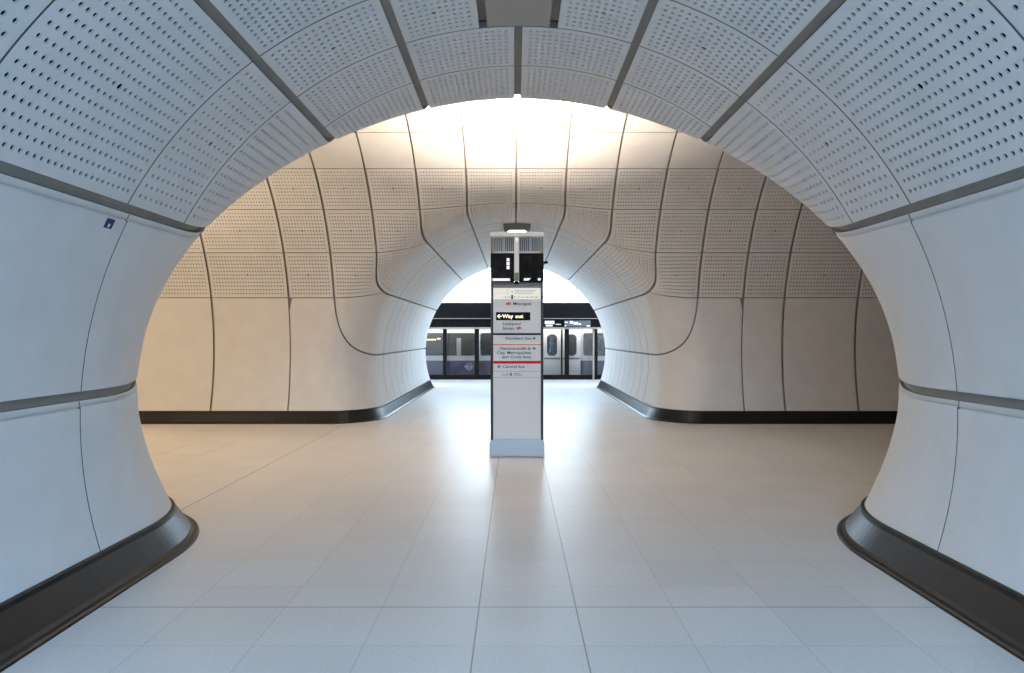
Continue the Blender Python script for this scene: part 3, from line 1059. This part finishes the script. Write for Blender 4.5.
# next-train displays in the header
HY = DY - .205
for (a, b, nm) in ((544.0, 561.4, 'way'), (563.6, 590.6, 'next')):
    mb = MB(); mb.box(dx_(a), dx_(b), HY - .035, HY + .01, dz_(327.0), dz_(320.0), bev=.004)
    d = mb.build('display', M_BLACK, psd)
    mb = MB()
    zz = lambda p: dz_(p)
    yy0, yy1 = HY - .0375, HY - .0345
    if nm == 'way':
        mb.box(dx_(544.6), dx_(554.0), yy0, yy1, zz(324.2), zz(321.0))
        mb.build('display_text', M_DISP, d)
        mb = MB()
        mb.box(dx_(545.6), dx_(552.2), yy0, yy1, zz(326.4), zz(325.0))
        mb.build('display_text', M_DISP, d)
        mb = MB()
        mb.box(dx_(555.4), dx_(560.6), yy0, yy1, zz(325.0), zz(323.9))
        mb.build('display_text', M_DISPG, d)
    else:
        mb.box(dx_(564.2), dx_(590.0), HY - .0365, yy1, zz(326.6), zz(320.6))
        mb.build('display_field', M_DISPB, d)
        mb = MB()
        for (p, q, r_, t_) in ((564.2, 567.4, 323.0, 321.9), (564.2, 566.0, 326.2, 325.3), (569.4, 572.6, 323.6, 321.2), (573.2, 577.6, 324.6, 322.2), (578.2, 580.4, 325.0, 323.4),
                               (586.0, 589.4, 326.6, 325.4)):
            mb = MB()
            mb.box(dx_(p), dx_(q), yy0, yy1, zz(r_), zz(t_))
            mb.build('display_text', M_DISP, d)

# ------------------------------------------------------------------ train behind the glass
QY = 30.35
qx = lambda p: wx(p, QY)
qz = lambda p: wz(p, QY)
tr = thing('train', 'pale train with purple lower side standing behind the platform edge glass', 'train', (0, QY, -0.6))
# body shell in section, swept along the track
sec = [(0.02, -0.75), (0.0, -0.2), (0.0, 1.0), (0.05, 2.0), (0.22, 2.45), (0.6, 2.62), (2.0, 2.62), (2.45, 2.45), (2.65, 2.0), (2.7, 1.0), (2.7, -0.75)]
mb = MB()
n = len(sec)
mb.add([(x, QY + a, b) for x in (-XS, XS) for a, b in sec],
       [(i, (i + 1) % n, (i + 1) % n + n, i + n) for i in range(n)] + [tuple(range(n - 1, -1, -1)), tuple(range(n, 2 * n))])
mb.build('body', M_TRAIN, tr)
door_spans = [(qx(543.2), qx(580.2)), (qx(543.2) - 6.6, qx(580.2) - 6.6), (qx(543.2) + 6.6, qx(580.2) + 6.6), (qx(543.2) - 13.0, qx(580.2) - 13.0)]
door_spans.sort()
prev = -XS
def side_bay(a, b):
    if b - a < 0.4:
        return
    mb = MB(); mb.box(a, b, QY - .018, QY + .03, -0.3, qz(360.6)); mb.build('lower_panel', M_PURPLE, tr)
    w = b - a
    k = max(1, int(round(w / 2.1)))
    for i in range(k):
        p, q = a + w * i / k + .10, a + w * (i + 1) / k - .10
        mb = MB(); mb.prism(rrect(p, q, qz(355.6), qz(333.0), .10), QY - .016, QY + .02)
        wi = mb.build('window', M_TWIN, tr)
for a, b in door_spans:
    side_bay(prev, a - .02)
    prev = b + .02
    m_ = (a + b) / 2
    for p, q in ((a, m_ - .035), (m_ + .035, b)):
        mb = MB(); mb.box(p, q, QY - .045, QY + .02, -0.25, qz(329.5), bev=.008)
        d = mb.build('door', M_TRAINDOOR, tr)
        c_ = (p + q) / 2
        mb = MB(); mb.prism(rrect(c_ - .20, c_ + .20, qz(355.8), qz(334.2), .17), QY - .052, QY - .03)
        mb.build('door_window', M_TWIN, d)
        mb = MB(); mb.box(p + .03, q - .03, QY - .05, QY - .04, qz(359.4), qz(357.6)); mb.build('door_rail', M_GREYMET, d)
    mb = MB(); mb.box(m_ - .035, m_ + .035, QY - .04, QY + .02, -0.25, qz(329.5)); mb.build('door_seal', M_BLACKM, tr)
side_bay(prev, XS)
# lit fittings glimpsed through the carriage window, and the pale grab screen
mb = MB(); mb.box(qx(427), qx(436), QY - .024, QY - .014, qz(340.2), qz(339.0)); mb.box(qx(437.2), qx(440.4), QY - .024, QY - .014, qz(339.4), qz(338.0))
o = mb.build('carriage_lamp', M_INLAMP, tr)
mb = MB(); mb.box(qx(456.6), qx(461.0), QY - .022, QY - .014, qz(355.6), qz(338.0)); mb.build('grab_screen', M_SEAT, tr)

# platform floor edge strip is part of the floor; track bed wall behind the train
mb = MB(); mb.box(-XS, XS, 29.95, 34.6, -1.1, -0.9); struct(mb.build('floor_trackbed', M_BACK))

# ------------------------------------------------------------------ platform behind the camera: screen and header, out of view
psb = thing('platform_screen', 'black platform edge screen on the platform behind the camera', 'platform screen', (0, YR - 2.0, 0))
mb = MB(); mb.box(-XS, XS, YR - 2.2, YR - 1.9, 0.0, 2.2); mb.build('glass_panel', M_BLACKM, psb)
mb = MB(); mb.box(-XS, XS, YR - 2.3, YR - 1.7, 2.2, 2.95, bev=.01); mb.build('header', M_BLACK, psb)

# ------------------------------------------------------------------ lights
def area(name, loc, rot, sx, sy, power, col, spread=180):
    l = bpy.data.lights.new(name, 'AREA')
    l.shape = 'RECTANGLE'
    l.size, l.size_y = sx, sy
    l.energy = power
    l.color = col
    l.spread = R_(spread)
    o = bpy.data.objects.new(name, l)
    o.location = loc
    o.rotation_euler = rot
    o.visible_camera = True
    C.objects.link(o)
    return o
WARM = (1.0, 0.80, 0.60)
COOL = (0.60, 0.79, 1.0)
UP = (pi, 0, 0)
zt = tz(232.2) + 0.03
area('totem_uplight', (0, TY + .23, zt), UP, .55, .3, 345, (1.0, 0.85, 0.69), 140)
area('concourse_uplight_left', (-8.0, Y0, 3.1), UP, .6, .5, 360, (1.0, 0.77, 0.49))
# added area lamps standing in for the lit platforms, ahead above the header and behind
area('platform_light', (0, 31.4, 4.45), (R_(90 - 6), 0, pi), 22, 2.8, 3100, (0.62, 0.81, 1.0))
area('platform_fill', (0, 27.2, 5.0), (R_(28), 0, 0), 22, .4, 130, (0.95, 0.96, 1.0))  # added fill above the platform, without a fitting, to brighten train and floor
area('train_fill', (0, 30.02, 1.93), (R_(40), 0, 0), 24, .06, 110, (1.0, 0.97, 0.92))  # added strip of fill behind the header to brighten the train side
area('platform_light_behind', (0, YR + 0.9, 4.7), (R_(90 - 22), 0, 0), 8, 1.6, 3700, (0.37, 0.65, 1.0))
# strip lamp under the fitting of the far passage
area('fitting_lamp', (0.02, LY + .4, zc - .26), (0, 0, 0), .3, .6, 12, (1, .93, .85))

w = bpy.data.worlds.new('World')
sc.world = w
w.use_nodes = True
w.node_tree.nodes['Background'].inputs[0].default_value = (0.6, 0.75, 1.0, 1)
w.node_tree.nodes['Background'].inputs[1].default_value = 0.02

# ------------------------------------------------------------------ camera
cam = bpy.data.cameras.new('Camera')
cam.sensor_width = 36
cam.lens = FPX / 1024 * 36
cam.shift_x = -(PX - 512) / 1024
cam.shift_y = (PY - 336.5) / 1024
cam.clip_start = 0.05
co = bpy.data.objects.new('Camera', cam)
co.location = (CX, 0, CZ)
co.rotation_euler = (pi / 2, 0, 0)
C.objects.link(co)
sc.camera = co

vs = sc.view_settings
vs.view_transform = 'Standard'
vs.look = 'None'
vs.gamma = 1
vs.use_curve_mapping = False
vs.exposure = 0.13
sc.cycles.use_denoising = True
sc.cycles.denoising_prefilter = 'ACCURATE'
sc.cycles.sample_clamp_indirect = 4.0
sc.cycles.max_bounces = 10
sc.cycles.diffuse_bounces = 7
